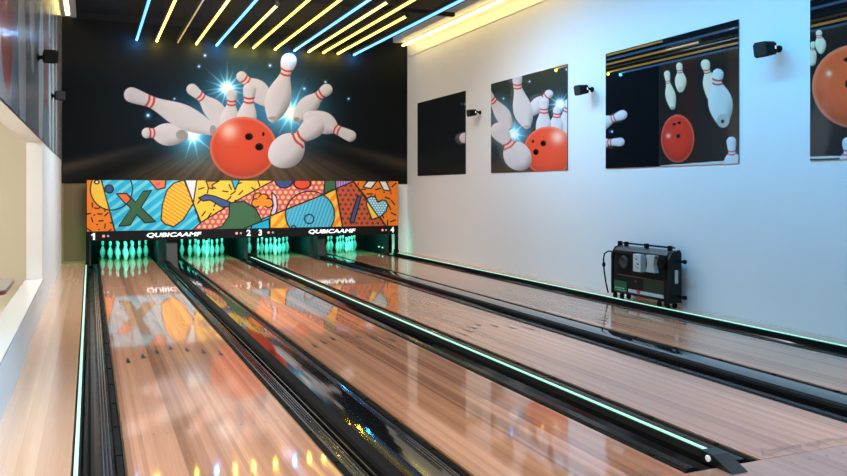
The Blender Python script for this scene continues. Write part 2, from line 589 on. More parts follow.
def poster_strike(P3):
    x, y = pix(P3[:, 0], P3[:, 1], P3[:, 2])
    p = Paint(x, y, (36, 46, 50), 0.4)
    p.mix(np.clip((110 - y) / 30, 0, 1) * .7, (66, 64, 50))
    p.mix(np.clip((y - 150) / 20, 0, 1), (74, 64, 54))
    p.glow(513, 134, 20, (80, 140, 170), .8)
    p.glow(500, 110, 14, (50, 100, 120), .7)
    p.burst(513.5, 134, 19, 10, 4, (110, 135, 148))
    p.burst(560, 104, 20, 14, 2, (140, 165, 178))
    for s in ((529.5, 81.5, .6), (503.5, 98.5, .6), (566.5, 69.5, .6), (524, 100, .5)):
        p.star(*s)
    p.pin([(508.6, 127, 3.4), (503, 115, 7.6), (493, 101, 3.8), (487, 94, 5)])
    p.pin([(533, 110, 5.5), (538, 105, 7.2), (545.5, 97.5, 3.4), (549, 94, 4.2)])
    p.pin([(566, 134, 7), (566, 124, 7.5), (568, 110, 4), (569, 103, 4.5)])
    p.pin([(556.5, 135, 6.5), (556.3, 126, 7), (556.8, 115.5, 3.6), (557.2, 110.6, 4.2)])
    p.pin([(543.2, 137, 7), (543.4, 126, 7.6), (544, 111, 4), (544.2, 102, 4.8)])
    p.pin([(527, 125, 4), (523, 111, 9.6), (517.5, 86.6, 4.1), (517.3, 78, 5)], base=(527.3, 126.4, 3.4, 1.2, (160, 152, 150)))
    p.ball(549, 151, 25.5, 24.5, hi=(557.5, 137), hr=7.5,
           holes=((543.4, 143.3, 2.9, 2.8), (535.9, 152, 2.9, 3), (533, 141.3, 1.2, 1.5)))
    p.pin([(521.5, 160.5, 10), (517.3, 156, 13.4), (509.2, 144.4, 4.7), (499, 131, 8.6)])
    return p.c


def poster_falling(P3):
    x, y = pix(P3[:, 0], P3[:, 1], P3[:, 2])
    p = Paint(x, y, (17, 18, 21), 0.4)
    p.mix((x > 660) * 1.0, (25, 24, 25))
    p.star(612, 131.5, .8)
    p.poly([(660.3, 165.6), (740, 159.6), (740, 164), (660.3, 167)], (205, 200, 198))
    w = (250, 220, 186)
    p.pin([(672.6, 107, 2.6), (670.6, 96, 5.1), (668, 82, 2.2), (667, 73.8, 3.1)], tone=w, base=(672.7, 108, 2, 1.4, (150, 140, 120)))
    p.pin([(680.8, 89, 3.4), (680.7, 81.4, 5.8), (680, 71.5, 2.7), (679.3, 65.8, 3.2)], tone=w, base=(680.9, 89, 2.5, 2.5, (190, 178, 150)))
    p.pin([(713.5, 95, 7), (711.4, 85, 8.2), (707, 71.4, 3.2), (705.4, 64, 4.6)], tone=w)
    p.pin([(722.4, 118, 7.5), (720.4, 103, 12.2), (717, 82, 4.8), (717.9, 74.5, 5.7)], tone=(222, 216, 208),
          base=(723, 120.7, 6.3, 7, (178, 168, 158)))
    p.circle(722.6, 121.3, 1.7, 1.9, c=(25, 22, 20))
    p.ball(677.6, 138.6, 16.6, 24, tone=(226, 54, 38), hi=(668.5, 135.8), hr=2.6,
           holes=((674.2, 124.2, 2, 1.4), (679.2, 122.8, 1.8, 1.3), (678.2, 136, 2, 2.3)), edge=.35)
    p.pin([(598, 125, 9), (606, 121.5, 6), (613.2, 118.6, 3.3), (622.5, 114.8, 4.7)])
    p.pin([(598, 144, 9), (604, 143, 5), (609.5, 142.2, 3.2), (620.5, 142, 4.2)])
    p.pin([(733, 172, 9), (733, 163.5, 9), (732, 152.8, 3.6), (731.4, 141.5, 4.8)], stripe=(214, 90, 100))
    p.poly([(660.3, 165.6), (725, 160.8), (725, 164), (660.3, 167)], (205, 200, 198))
    return p.c


def poster_big_ball(P3):
    x, y = pix(P3[:, 0], P3[:, 1], P3[:, 2])
    p = Paint(x, y, (20, 20, 22), 0.4)
    w = (250, 220, 186)
    p.pin([(812, 62, 4), (812, 55, 4.6), (812.6, 49, 2), (813, 44, 2.6)], tone=w)
    p.pin([(821, 51, 3), (820.6, 44.5, 5.4), (819.2, 36.5, 2.6), (819, 33.2, 3.2)], tone=w)
    p.poly([(800, 156.8), (1000, 152), (1000, 154.6), (800, 159)], (205, 200, 198))
    p.ball(856, 86.5, 44, 42, tone=(244, 92, 46), hi=(829, 73.5), hr=3.2,
           holes=((849, 59.5, 5.5, 2.6), (850, 84, 5, 5)), edge=.35)
    p.pin([(851, 172, 14), (851, 163, 12), (849, 152.5, 5), (848, 143, 6)], stripe=(220, 90, 130))
    p.pin([(905, 120, 10), (900, 95, 14), (893, 62, 6), (890, 45, 8)], tone=w)
    return p.c


# ---- the long picture on the left wall, seen almost edge-on
def mural_left_colours(P3):
    Y, Z = P3[:, 1], P3[:, 2]
    x, y = pix(P3[:, 0], Y, Z)
    p = Paint(Y, Z, (134, 148, 158), 0.05)
    p.mix(np.clip((7.0 - Y) / 1.5, 0, 1), (168, 172, 174))
    pale = (226, 236, 244)
    kw = dict(tone=pale, light=(-.3, .2), stripe=(196, 84, 84))
    p.pin([(5.3, 2.6, .22), (5.4, 3.2, .34), (5.5, 3.9, .14), (5.55, 4.3, .2)], **kw)
    p.pin([(7.6, 2.0, .25), (7.5, 2.7, .42), (7.3, 3.5, .18), (7.2, 4.0, .25)], **kw)
    p.pin([(8.8, 2.9, .22), (8.7, 3.4, .38), (8.5, 4.1, .16), (8.45, 4.5, .24)], **kw)
    p.pin([(6.9, 4.2, .2), (6.85, 4.7, .3), (6.8, 5.2, .12), (6.8, 5.5, .2)], **kw)
    p.pin([(10.2, 2.1, .3), (10.3, 2.9, .5), (10.5, 3.9, .2), (10.55, 4.5, .3)], **kw)
    p.pin([(12.6, 2.2, .2), (12.5, 2.8, .3), (12.4, 3.6, .13), (12.4, 4.0, .2)], **kw)
    p.ball(6.15, 2.72, .46, .50, tone=(176, 92, 88), hi=(6.05, 2.9), hr=.15)
    p.mix(np.exp(-((Y - 11.4) / .35) ** 4) * (Z > 2.6) * .9, (176, 98, 82))
    for y0, w, c in ((13.6, .28, (232, 224, 216)), (14.9, .3, (228, 218, 200)), (16.6, .3, (190, 130, 98))):
        p.mix(np.exp(-((Y - y0) / w) ** 6) * .9, c)
    return p.c


# ---- the cartoon-coloured boards over the pins: a patchwork of plain outlined shapes
def art_colours(P3):
    X, Y = pix(P3[:, 0], P3[:, 1], P3[:, 2])
    p = Paint(X, Y, (236, 126, 24), 0.35)
    x, y = X, Y
    teal, lteal = (22, 174, 214), (104, 204, 226)
    yel, org, pink = (240, 196, 60), (238, 132, 26), (206, 86, 116)
    W = 1.25

    def stripes(a, ang, per, frac, c, off=0.0):
        q = (x * math.cos(ang) + y * math.sin(ang) + off) / per
        t = np.abs((q % 1.0) - 0.5) * per
        p.mix(a * p.cov(t - per * frac / 2), c)

    def dots(a, per, r, c, ring=None):
        gy = np.floor(y / (per * .87)); gx = np.floor((x + (gy % 2) * per / 2) / per)
        cx = (gx + .5) * per - (gy % 2) * per / 2; cy = (gy + .5) * per * .87
        d = np.hypot(x - cx, y - cy) - r
        p.mix(a * p.cov(d), c)

    def dashes(a, seed, box, n, L=4.2, c=(18, 18, 20)):
        r = np.random.RandomState(seed)
        pts = []
        for _ in range(600):
            if len(pts) >= n: break
            q = (r.uniform(box[0], box[2]), r.uniform(box[1], box[3]))
            if all(math.hypot(q[0] - t[0], q[1] - t[1]) > L * 1.1 for t in pts): pts.append(q)
        for i, q in enumerate(pts):
            t = r.uniform(0, PI)
            l = L * (0.06 if i % 5 == 4 else .5)
            p.line((q[0] - l * math.cos(t), q[1] - l * math.sin(t)), (q[0] + l * math.cos(t), q[1] + l * math.sin(t)), 1.3, c, a)

    # orange end piece
    a = p.cov(p.d_poly([(86, 179), (101, 179), (115.5, 233), (86, 233)]))
    dashes(a, 4, (88, 203, 113, 231), 18)
    # teal striped field
    a = p.poly([(101, 179), (184.5, 179), (193, 204), (203, 233), (115.3, 233)], teal, W)
    stripes(a, math.radians(52), 8.2, .42, lteal)
    # round outline, its left sector yellow
    sec = p.cov(p.d_poly([(80, 179), (101, 179), (109.5, 210), (80, 212)]))
    p.circle(111.4, 189, 21, 21, c=yel, clip=sec)
    p.circle(111.4, 189, 21, 21, line=W)
    p.line((101, 179), (115.4, 232), W)
    p.circle(109.2, 189, 4.2, 4.0, c=(44, 76, 124), line=W)
    p.circle(96.8, 182, 2.2, 1.8, c=(240, 236, 230), line=W)
    # big X
    g = (52, 96, 62)
    p.poly([(143.6, 191.2), (151.4, 190.4), (130.2, 225.1), (118.8, 226.2)], g, W)
    p.poly([(116.7, 193.8), (126.6, 193.4), (155.6, 221.7), (145, 223)], g, W)
    p.poly([(143.0, 192), (150.4, 191.2), (130, 224), (119.8, 225.2)], g)
    p.poly([(118.5, 195), (126, 194.6), (153.6, 221.3), (145.6, 222)], g)
    p.poly([(116.7, 193.8), (126.6, 193.4), (131, 199), (126, 204.5)], (232, 106, 52), W)
    # little patch at the top
    p.poly([(148, 179), (166, 179), (165, 187.8), (157, 189.6)], (238, 116, 60), W)
    p.circle(158, 184, 2.4, 2, c=pink)
    # pin body with orange stripes
    body = [(184, 180), (174, 183), (167, 190), (162.5, 204), (161, 220), (165, 224), (173.5, 227), (183, 220), (193.4, 203.5), (188.5, 191)]
    a = p.poly(body, yel)
    stripes(a, math.radians(-58 + 180), 3.4, .42, (232, 140, 30))
    p.poly(body, None, W)
    p.poly([(184.5, 179), (197, 179), (193.3, 203)], (228, 226, 232), W)
    # yellow field with dashes
    a = p.poly([(197, 179), (278, 179), (265, 185), (236, 201), (201, 222.5), (193.3, 203)], yel, W)
    dashes(a, 9, (199, 182, 262, 220), 30, 5.4)
    p.poly([(231, 179), (240, 179), (235, 190)], teal, W)
    p.poly([(206, 181), (219, 181), (212, 185), (213, 189), (208.5, 188)], (212, 160, 40), W)
    p.poly([(222, 234), (272, 213), (272, 234)], teal)
    # pink dotted field
    pk = [(190, 232.5), (201, 222.5), (236, 201), (265, 185), (277, 179), (326, 179), (323.5, 194.5), (272, 215), (250, 224), (228, 233)]
    a = p.poly(pk, pink)
    dots(a, 5.6, 1.75, (246, 196, 92))
    p.poly(pk, None, W)
    # rounded green and blue patches, an orange scalloped patch: plain shapes in place of a figure
    p.poly([(205, 232), (222, 226), (229, 216), (229.5, 203), (244, 201), (256, 209), (262, 221), (246, 228), (232, 233)], (60, 104, 70), W)
    p.poly([(198.5, 198), (206, 194.5), (214, 196), (230, 202), (229, 207), (222, 207), (210, 200), (203, 201)], (58, 84, 134), W)
    for q in ((258, 197.5, 4.6), (263.5, 199, 5), (268.5, 203, 4.6), (256, 203, 4.2)):
        p.circle(q[0], q[1], q[2], c=(244, 140, 28), line=W)
    p.circle(262, 201.5, 5, c=(244, 140, 28))
    p.poly([(272, 192), (276.5, 197), (277.5, 207), (274.5, 217), (270.5, 214), (273.5, 205), (272, 198)], (224, 200, 226), W)
    p.poly([(250, 232), (252, 225), (269, 219), (270, 232.5)], teal, W)
    # orange and yellow bands
    bn = [(270, 233), (270, 216), (323.5, 194.5), (335.8, 189), (343.5, 233)]
    a = p.poly(bn, (244, 196, 70))
    stripes(a, math.radians(40), 9, .42, (240, 142, 34))
    p.poly(bn, None, W)
    # ball: ring, lower part pale blue
    low = p.cov(p.d_poly([(280, 213), (326, 194.5), (340, 200), (340, 229), (280, 229)]))
    a = p.cov(p.d_circle(310, 214.5, 24.5, 23.2)) * low
    p.mix(a, (52, 164, 204))
    stripes(a, math.radians(20), 3.3, .4, (104, 196, 220))
    p.circle(310, 214.5, 24.5, 23.2, line=W)
    p.line((270, 216), (326, 193.6), W)
    p.circle(309.2, 219, 4.6, 4.6, line=W)
    p.circle(293.5, 227.5, 2, 2, line=W)
    # pieces along the top
    p.circle(284, 180, 9, 8, c=(52, 72, 124), line=W)
    p.circle(302.3, 183.5, 8.3, 5.6, c=(226, 74, 44), line=W)
    p.poly([(325, 179), (335.5, 179), (336, 188.6), (323.8, 194)], (58, 104, 62), W)
    a = p.poly([(335.5, 179), (356, 179), (353.5, 181.5), (336, 188.8)], (150, 100, 178))
    stripes(a, 0, 2.6, .4, (196, 150, 204))
    p.poly([(335.5, 179), (356, 179), (353.5, 181.5), (336, 188.8)], None, W)
    # brick brown with dark dots
    br = [(336, 188.8), (353.5, 181.5), (369, 201), (386.5, 226.8), (384, 233), (343.7, 233)]
    a = p.poly(br, (196, 84, 52))
    dots(a, 5.4, 1.35, (60, 62, 30)); dots(a, 5.4, .6, (110, 66, 34))
    p.poly(br, None, W)
    p.poly([(357.8, 195.4), (361, 197), (353.8, 223), (349.6, 221.5)], (58, 84, 134), W)
    # orange end with dashes, two white strips, a heart
    a = p.cov(p.d_poly([(354, 179), (400, 179), (400, 230), (386.5, 227), (369, 201)]))
    dashes(a, 21, (358, 182, 397, 224), 32, 5.0)
    p.line((353.5, 181.5), (386.5, 227), W)
    p.poly([(368, 181), (377, 181), (371, 188.6), (363, 187)], (232, 230, 232), W)
    p.poly([(379, 181), (386, 181), (390.6, 191), (383.6, 190)], (232, 230, 232), W)
    hr = [(378, 202.5), (375.5, 197.5), (371, 196), (367, 199), (366.5, 205), (369, 212), (372, 219.5), (380, 216.8), (386, 211.5), (388.3, 205), (386, 200.8), (382, 200)]
    a = p.poly(hr, (66, 176, 208))
    dots(a, 2.7, .85, (232, 240, 240))
    b = a * p.cov(p.d_poly([(360, 195), (366, 199), (378.5, 217.5), (370, 224), (360, 215)]))
    p.mix(b, (244, 204, 84))
    p.poly(hr, None, W)
    p.line((366, 199), (379, 217.5), W)
    return p.c


# ------------------------------------------------------------------ sizes of the place
XL, XR = -0.54, 7.10            # left and right wall faces
YE = 17.75                      # face of the end wall and its picture
YF = 3.37                       # foul line
YP = 19.3                       # end of the pin decks
ZC = 5.20                       # ceiling
LANES = [(0.19, 1.25), (1.905, 2.965), (3.515, 4.58), (5.27, 6.33)]
YB = -5.0

# ---- setting
struct('floor', MB().box(-0.72, 7.3, YB, YF, -0.12, 0.0), M['approach'])
mb = MB().box(XL, -0.095, YF + .002, YE, -0.12, 0.0)
struct('floor_left', mb, M['floorwood'])
struct('floor_right', MB().box(6.635, XR, YF + .002, YE, -0.12, 0.0), M['floorwood'])
struct('floor_pit', MB().box(-0.72, 7.3, YF + .002, 19.8, -0.3, -0.19), M['black'])
struct('wall_right', MB().box(XR, XR + .2, YB, 19.8, -0.3, ZC + .2), M['white'])
# left wall: sill wall below, full wall beyond the opening, upper wall over it
mb = MB()
mb.box(XL - .175, XL, YB, 10.75, -0.3, 0.405)
mb.box(XL - .175, XL, 10.75, 19.8, -0.3, ZC + .2)
mb.box(XL - .175, XL, YB, 10.75, 2.12, ZC + .2)
struct('wall_left', mb, M['white'])
struct('trim_1', MB().box(XL - .19, XL + .012, YB, 10.748, 0.406, 0.432, bev=.004), M['sill'], 'white laminate sill along the opening in the left wall')
struct('ceiling', MB().box(-0.75, 7.3, YB, 19.8, ZC, ZC + .15), M['ceil'])
mb = MB()
mb.box(XL, XR, YE + .012, YE + .16, 1.66, ZC)
struct('wall_end', mb, M['black'])
mb = MB()
mb.box(XL, -0.075, YE + .012, YE + .1, 0, 1.66)
struct('wall_end_left', mb, M['olive'])
struct('wall_end_right', MB().box(6.735, XR, YE + .012, YE + .1, 0, 1.66), M['white'])
mb = MB()
mb.box(XL, XL + .04, YE - .03, YE + .011, 0, 1.655).box(XL + .041, -0.08, YE - .03, YE + .011, 0, .05)
struct('trim_2', mb, M['oliveframe'], 'tan frame around the panel left of the pins')
struct('wall_back', MB().box(-0.72, 7.3, 19.62, 19.8, -0.19, ZC), M['black'])
# light coves along both side walls
mb = MB().box(6.73, 6.90, YB, YE + .01, 5.07, 5.13).box(7.02, XR - .001, YB, YE + .01, 5.07, 5.13)
mb.box(6.73, XR - .001, YB, YE + .01, 5.131, ZC - .001).box(7.088, XR - .001, YB, YE + .01, 4.98, 5.0698)
struct('trim_3', mb, M['white'], 'white ceiling margin with a recessed light along the right wall')
struct('trim_4', MB().box(XR - .010, XR, YB, YE + .01, 4.73, 4.76, bev=.004), M['white'], 'white moulding high on the right wall')
mb = MB().box(XL + .012, -0.46, 2.5, YE + .01, 5.08, 5.13).box(-0.37, -0.26, 2.5, YE + .01, 5.08, 5.13)
mb.box(XL + .012, -0.26, 2.5, YE + .01, 5.131, ZC - .001)
struct('trim_5', mb, M['white'], 'white ceiling margin with a recessed light along the left wall')

# neighbouring room seen through the opening
struct('wall_neighbour_far', MB().box(-7.0, -0.72, 14.2, 14.35, -0.1, 3.2), M['cream'])
struct('wall_neighbour_side', MB().box(-7.15, -7.0, YB, 14.35, -0.1, 3.2), M['cream'])
struct('floor_neighbour', MB().box(-7.0, -0.72, YB, 14.2, -0.12, 0.0), M['cream'])
struct('ceiling_neighbour', MB().box(-7.0, -0.72, YB, 14.2, 3.0, 3.15), M['cream'])

# ---- cove lights
t = thing('light_strip', (6.96, 6, 5.035), 'long warm yellow light strip along the top of the right wall', 'light strip')
MB().box(6.9003, 7.0197, YB + .3, YE - .05, 5.0705, 5.1308).box(6.945, 6.975, YB + .3, YE - .05, 5.021, 5.0703).build('housing', M['white'], t)
MB().box(6.925, 6.995, YB + .35, YE - .06, 4.985, 5.0205, bev=.01).build('diffuser', M['cove'], t)
tag(MB().box(-0.45, -0.38, 3.0, YE - .05, 5.095, 5.115).build('light_strip', M['cove'], None, (-.41, 10, 5.1)),
    'long warm yellow light strip recessed above the left wall picture', 'light strip')

# ---- pictures
us = lambda a, b, n: np.linspace(a, b, n)
PR = dict(mural=print_mat('end_wall_print', 0.55, .04), gloss=print_mat('poster_print', 0.012, .6), left=print_mat('left_wall_print', 0.17, .25),
          art=print_mat('cartoon_print', 0.35, .4))
o = print_sheet('wall_mural', (XL, YE, 0), (1, 0, 0), (0, 0, 1), us(0.015, XR - XL - .005, 760), us(1.655, 5.06, 330), .01,
                PR['mural'], mural_colours, M['black'], origin=(3.28, YE, 1.66), gain=0.95)
tag(o, 'dark wall-wide picture of a red ball striking flying bowling pins above the lanes', 'mural')

Zt, Zb = 3.556, 1.845


def poster(fn, x0, x1, n, label, Y1=None):
    ya = atX(x0, 100, XR).y
    yb = Y1 if Y1 is not None else atX(x1, 100, XR).y
    o = print_sheet('wall_poster', (XR - .014, ya, Zb), (0, -1, 0), (0, 0, 1), us(0, ya - yb, n), us(0, Zt - Zb, int(n * (Zt - Zb) / (ya - yb)) + 2),
                    .013, PR['gloss'], fn, M['edge'], origin=(XR - .014, (ya + yb) / 2, Zb), gain=1.0)
    return tag(o, label, 'poster', 'glossy pictures on the right wall')


poster(poster_dark, 418, 466, 200, 'nearly black glossy picture nearest the end wall, one pin head at its edge')
poster(poster_strike, 491.6, 568, 300, 'glossy picture of a red ball crashing into pins on the right wall')
poster(poster_falling, 606.4, 739.4, 340, 'glossy black picture of pins falling above a small red ball')
poster(poster_big_ball, 811, 900, 300, 'glossy picture with one huge orange ball at the right edge of the photo', Y1=4.35)

inv = 1.0 / np.linspace(1 / 17.72, 1 / 2.8, 520)
o = print_sheet('wall_mural', (XL + .011, 0, 2.13), (0, 1, 0), (0, 0, 1), inv[::-1], us(0, 5.06 - 2.13, 220), .01,
                PR['left'], mural_left_colours, M['black'], origin=(XL + .01, 10, 2.13), gain=1.0)
tag(o, 'glossy picture of pale pins along the left wall above the opening', 'mural')

# ---- ceiling tubes
ZT = 4.69
TUBES = [((136.6, 39.8), None, 'blue'), ((156.6, 41), None, 'yellow'), ((177.6, 41.4), None, 'tan'), ((196.2, 44), (229, -2), 'yellow'),
         ((216.3, 45.6), None, 'blue'), ((234.8, 46.4), (279, 5), 'yellow'), ((253, 47.8), None, 'yellow'), ((274.5, 48.8), None, 'yellow'),
         ((293.8, 50.6), None, 'blue'), ((308.2, 51.6), (388.4, 1.6), 'yellow'), ((322.7, 53.2), None, 'yellow'),
         ((337.3, 54.2), (405.6, 15.7), 'yellow'), ((353.4, 54.6), None, 'blue')]
T_LABEL = [
    'blue light tube nearest the left wall', 'yellow light tube next to the leftmost blue tube', 'thin dim amber tube between two yellow tubes on the left',
    'yellow light tube just left of the second blue tube', 'second blue light tube from the left wall', 'short yellow light tube just right of the second blue tube',
    'yellow light tube midway between the two middle blue tubes', 'yellow light tube just left of the third blue tube',
    'third blue light tube from the left wall', 'yellow light tube just right of the third blue tube',
    'middle of three yellow tubes between the two right blue tubes', 'shortest yellow light tube, next to the rightmost blue tube',
    'blue light tube nearest the right wall']
for i, ((fx, fy), near, kind) in enumerate(TUBES):
    a = atY(fx, fy, YE - .06)
    x = a.x
    y1 = YE - .06
    y0 = atZ(near[0], near[1], ZT).y if near else (5.2, 4.4, 6.0)[i % 3]
    t = thing('light_tube', (x, (y0 + y1) / 2, ZT), T_LABEL[i] + ', under the ceiling', 'light tube', 'coloured ceiling light tubes')
    r = .013 if kind == 'tan' else .024
    MB().tube([(x, y0 + .03, ZT), (x, y1 - .03, ZT)], r, 12).build('tube', M[kind], t)
    MB().box(x - .03, x + .03, y0 + .02, y1 - .02, ZT + .031, ZT + .075, bev=.006).build('housing', M['black'], t)
    for yy in (y0 + .015, y1 - .015):
        MB().tube([(x, yy - .015, ZT + .01), (x, yy + .015, ZT + .01)], .036, 12).build('end_cap', M['black'], t)
    L = y1 - y0
    for q in (.12, .5, .88):
        MB().tube([(x, y0 + q * L, ZT + .07), (x, y0 + q * L, ZC - .002)], .006, 6).build('hanger', M['black'], t)

# black cross rails under the ceiling
for j, (yy, lab) in enumerate(((9.2, 'black ceiling rail crossing high above the middle of the lanes'),
                               (14.2, 'black ceiling rail crossing close to the end wall'))):
    tag(MB().box(-0.2, 6.7, yy, yy + .08, 4.98, 5.06, bev=.01).build('ceiling_rail', M['ceil'], None, (3.2, yy, 4.98)), lab, 'rail')
    for xx in (0.6, 3.2, 5.9):
        pass

# ---- lanes
ARROWS = (-.405, -.27, -.135, 0, .135, .27, .405)
LANE_TXT = ['lane number one, beside the left wall strip', 'lane number two, with the wide black channel on its left',
            'lane number three, right of the mint-lit divider', 'lane number four, nearest the right wall']


def strokes(mb, x0, x1, y0, y1, seed):
    """faded lettering worn to short strokes"""
    r = random.Random(seed)
    x = x0
    first = True
    while x < x1:
        w = .10 if first else r.uniform(.03, .055)
        h = (y1 - y0) * (1.0 if first else r.uniform(.5, .72))
        segs = r.sample([((0, 0), (0, 1)), ((0, 1), (1, 1)), ((1, 0), (1, 1)), ((0, .5), (1, .5)), ((0, 0), (1, 0)), ((0, 0), (1, 1))], 3 if not first else 4)
        for (a, b) in segs:
            p = Vector((x + a[0] * w, y0 + a[1] * h, 0)); q = Vector((x + b[0] * w, y0 + b[1] * h, 0))
            d = (q - p).normalized() * .003; s = Vector((-d.y, d.x, 0)) * 1.0
            z = .0008
            vs = [p - d + s, p - d - s, q + d - s, q + d + s]
            mb.add([(v.x, v.y, z) for v in vs], [(0, 1, 2, 3)], 2)
        x += w + r.uniform(.012, .03)
        first = False


for i, (a, b) in enumerate(LANES):
    c = (a + b) / 2
    t = thing('bowling_lane', (c, YF, 0), 'glossy maple bowling lane, ' + LANE_TXT[i], 'bowling lane', 'bowling lanes')
    mb = MB().box(a, b, YF + .003, 17.6, -.08, 0)
    for dx in ARROWS:
        y = 8.02 - abs(dx) * 1.12
        w = .022
        mb.add([(c + dx - w, y - .13, .0008), (c + dx + w, y - .13, .0008), (c + dx, y + .13, .0008)], [(0, 1, 2)], 1)
    for dx in (-.43, -.35, -.27, -.19, .19, .27, .35, .43):
        mb.add([(c + dx + .009 * math.cos(k * PI / 4), 5.2 + .009 * math.sin(k * PI / 4), .0008) for k in range(8)], [tuple(range(8))], 1)
    if i > 0:
        strokes(mb, a + (.06 if i != 1 else .62), b - .1, YF + .05, YF + .15, 11 + i)
    mb.build('lane_surface', [M['lane'], M['dark'], M['faded']], t)
    MB().box(a, b, 17.602, YP, -.08, 0).build('pin_deck', M['deck'], t)
    mb = MB().box(a - .012, a - .001, YF + .003, YP, -.08, -.004).box(b + .001, b + .012, YF + .003, YP, -.08, -.004)
    mb.build('edge_trim', M['gold'], t)

# guide dots on the approach
for i, (a, b) in enumerate(LANES):
    c = (a + b) / 2
    mb = MB()
    for dx in (-.405, -.27, -.135, 0, .135, .27, .405):
        mb.add([(c + dx + .010 * math.cos(k * PI / 4), YF - .10 + .010 * math.sin(k * PI / 4), .0012) for k in range(8)], [tuple(range(8))])
    o = mb.build('floor_markers', M['dark'], None, (c, YF - .1, 0))
    o['kind'] = 'structure'

# ---- gutters with bumper rails
GUT = [(-.043, .176, 'left gutter of lane one, beside the mint-lit edge', 1),
       (1.264, 1.44, 'right gutter of lane one, beside the black channel cover', -1),
       (1.765, 1.891, 'left gutter of lane two, beside the wide black channel cover', 1),
       (2.979, 3.188, 'right gutter of lane two, left of the mint-lit divider', -1),
       (3.292, 3.501, 'left gutter of lane three, right of the mint-lit divider', 1),
       (4.594, 4.79, 'right gutter of lane three, in front of the grey channel cover', -1),
       (5.125, 5.256, 'left gutter of lane four, behind the grey channel cover', 1),
       (6.344, 6.568, 'right gutter of lane four, beside the right edge light', -1)]
for x0, x1, lab, side in GUT:
    w = x1 - x0; c = (x0 + x1) / 2
    t = thing('gutter', (c, YF + .01, -.18), 'glossy black ' + lab, 'gutter', 'lane gutters')
    n = 10
    up = [(x0, -.012)] + [(x0 + .008 + (w - .016) * k / n, -.012 - .062 * math.sin(PI * k / n) ** .7) for k in range(n + 1)] + [(x1, -.012)]
    MB().prism(up + [(x1, -.16), (x0, -.16)], YF + .01, 17.9, smooth=False).build('channel', M['gloss'], t)
    # ridged bumper rail laid along the lane side
    rx = (x1 - .115) if side > 0 else (x0 + .045)
    rw = .07
    prof = [(rx, -.075), (rx, -.012)]
    for k in range(3):
        q = rx + .006 + k * (rw - .012) / 3
        s = (rw - .012) / 3
        prof += [(q, -.006), (q + s * .35, -.002), (q + s * .65, -.002), (q + s, -.008)]
    prof += [(rx + rw, -.012), (rx + rw, -.075)]
    MB().prism(prof, YF + .06, 17.6).build('bumper_rail', M['rail'], t)
    mb = MB()
    lx = (x1 - .04) if side > 0 else (x0 + .002)
    mb.box(lx, lx + .038, YF + .03, 17.6, -.06, -.003, bev=.006)
    for k in range(24):
        yy = YF + .3 + k * .6
        mb.box(lx + .006, lx + .030, yy, yy + .035, -.004, .004)
    mb.build('hinge_strip', M['rubber'], t)

# ---- channel covers between one/two and three/four
for x0, x1, lab in ((1.442, 1.763, 'long black channel cover between the first and second lane'),
                    (4.792, 5.123, 'long grey-sheened channel cover between the third and fourth lane')):
    c = (x0 + x1) / 2
    t = thing('channel_cover', (c, YF + .01, -.18), lab, 'cover', 'ball return channel covers')
    MB().prism([(x0, -.17), (x0, .012), (x0 + .014, .030), (x0 + .088, .030), (x0 + .094, .024), (x0 + .094, -.17)], YF + .02, 17.38).build('ridge', M['rubber'], t)
    n = 8
    tp = [(x0 + .096 + (x1 - x0 - .098) * k / n, .020 + .005 * math.sin(PI * k / n)) for k in range(n + 1)]
    MB().prism(tp + [(x1 - .002, -.17), (x0 + .096, -.17)], YF + .02, 17.38, smooth=False).build('top_panel', M['glossflat'], t)

# ---- mint-lit divider and edge lights
t = thing('lane_divider', (3.24, YF, -.18), 'low black divider topped with a mint light strip between the second and third lane', 'divider')
x0, x1 = 3.19, 3.29
MB().prism([(x0, -.17), (x0, .02), (x0 + .03, .048), (x1 - .03, .048), (x1, .02), (x1, -.17)], YF + .09, 17.40).build('body', M['rubber'], t)
MB().box(3.228, 3.252, YF + .12, 17.3, .0485, .060, bev=.004).build('light_strip', M['led'], t)
nose = MB().prism([(YF + .118, .002), (YF + .118, .066), (YF + .03, .060), (YF - .10, .012), (YF - .12, .002)], 3.185, 3.295, axis='x')
nz = nose.build('nose', mat('black_nose_plastic', rgb(18, 24, 28), .35), t)
MB().lathe([(0.0, 0.0), (.018, 0), (.018, .006), (.014, .008), (0, .008)], (3.184, YF + .06, .034), 16, axis='x').build('button', M['sign'], nz)
for o in [bpy.data.objects['button']]:
    for v in o.data.vertices: v.co.x = 2 * (3.184 - t.location.x) - v.co.x - .0

for x0, x1, z, lab in ((-.092, -.046, .018, 'low black edge strip with a mint light between the left floor and lane one'),
                       (6.572, 6.632, .045, 'low black edge strip with a mint light beside lane four')):
    c = (x0 + x1) / 2
    t = thing('edge_capping', (c, YF, -.18), lab, 'edge strip', 'mint-lit edge strips')
    MB().box(x0, x1, YF + .01, 17.34, -.17, z, bev=.004).build('body', M['rubber'], t)
    MB().box(c - .012, c + .010, YF + .03, 17.08, z + .0005, z + .010, bev=.003).build('light_strip', M['led'], t)

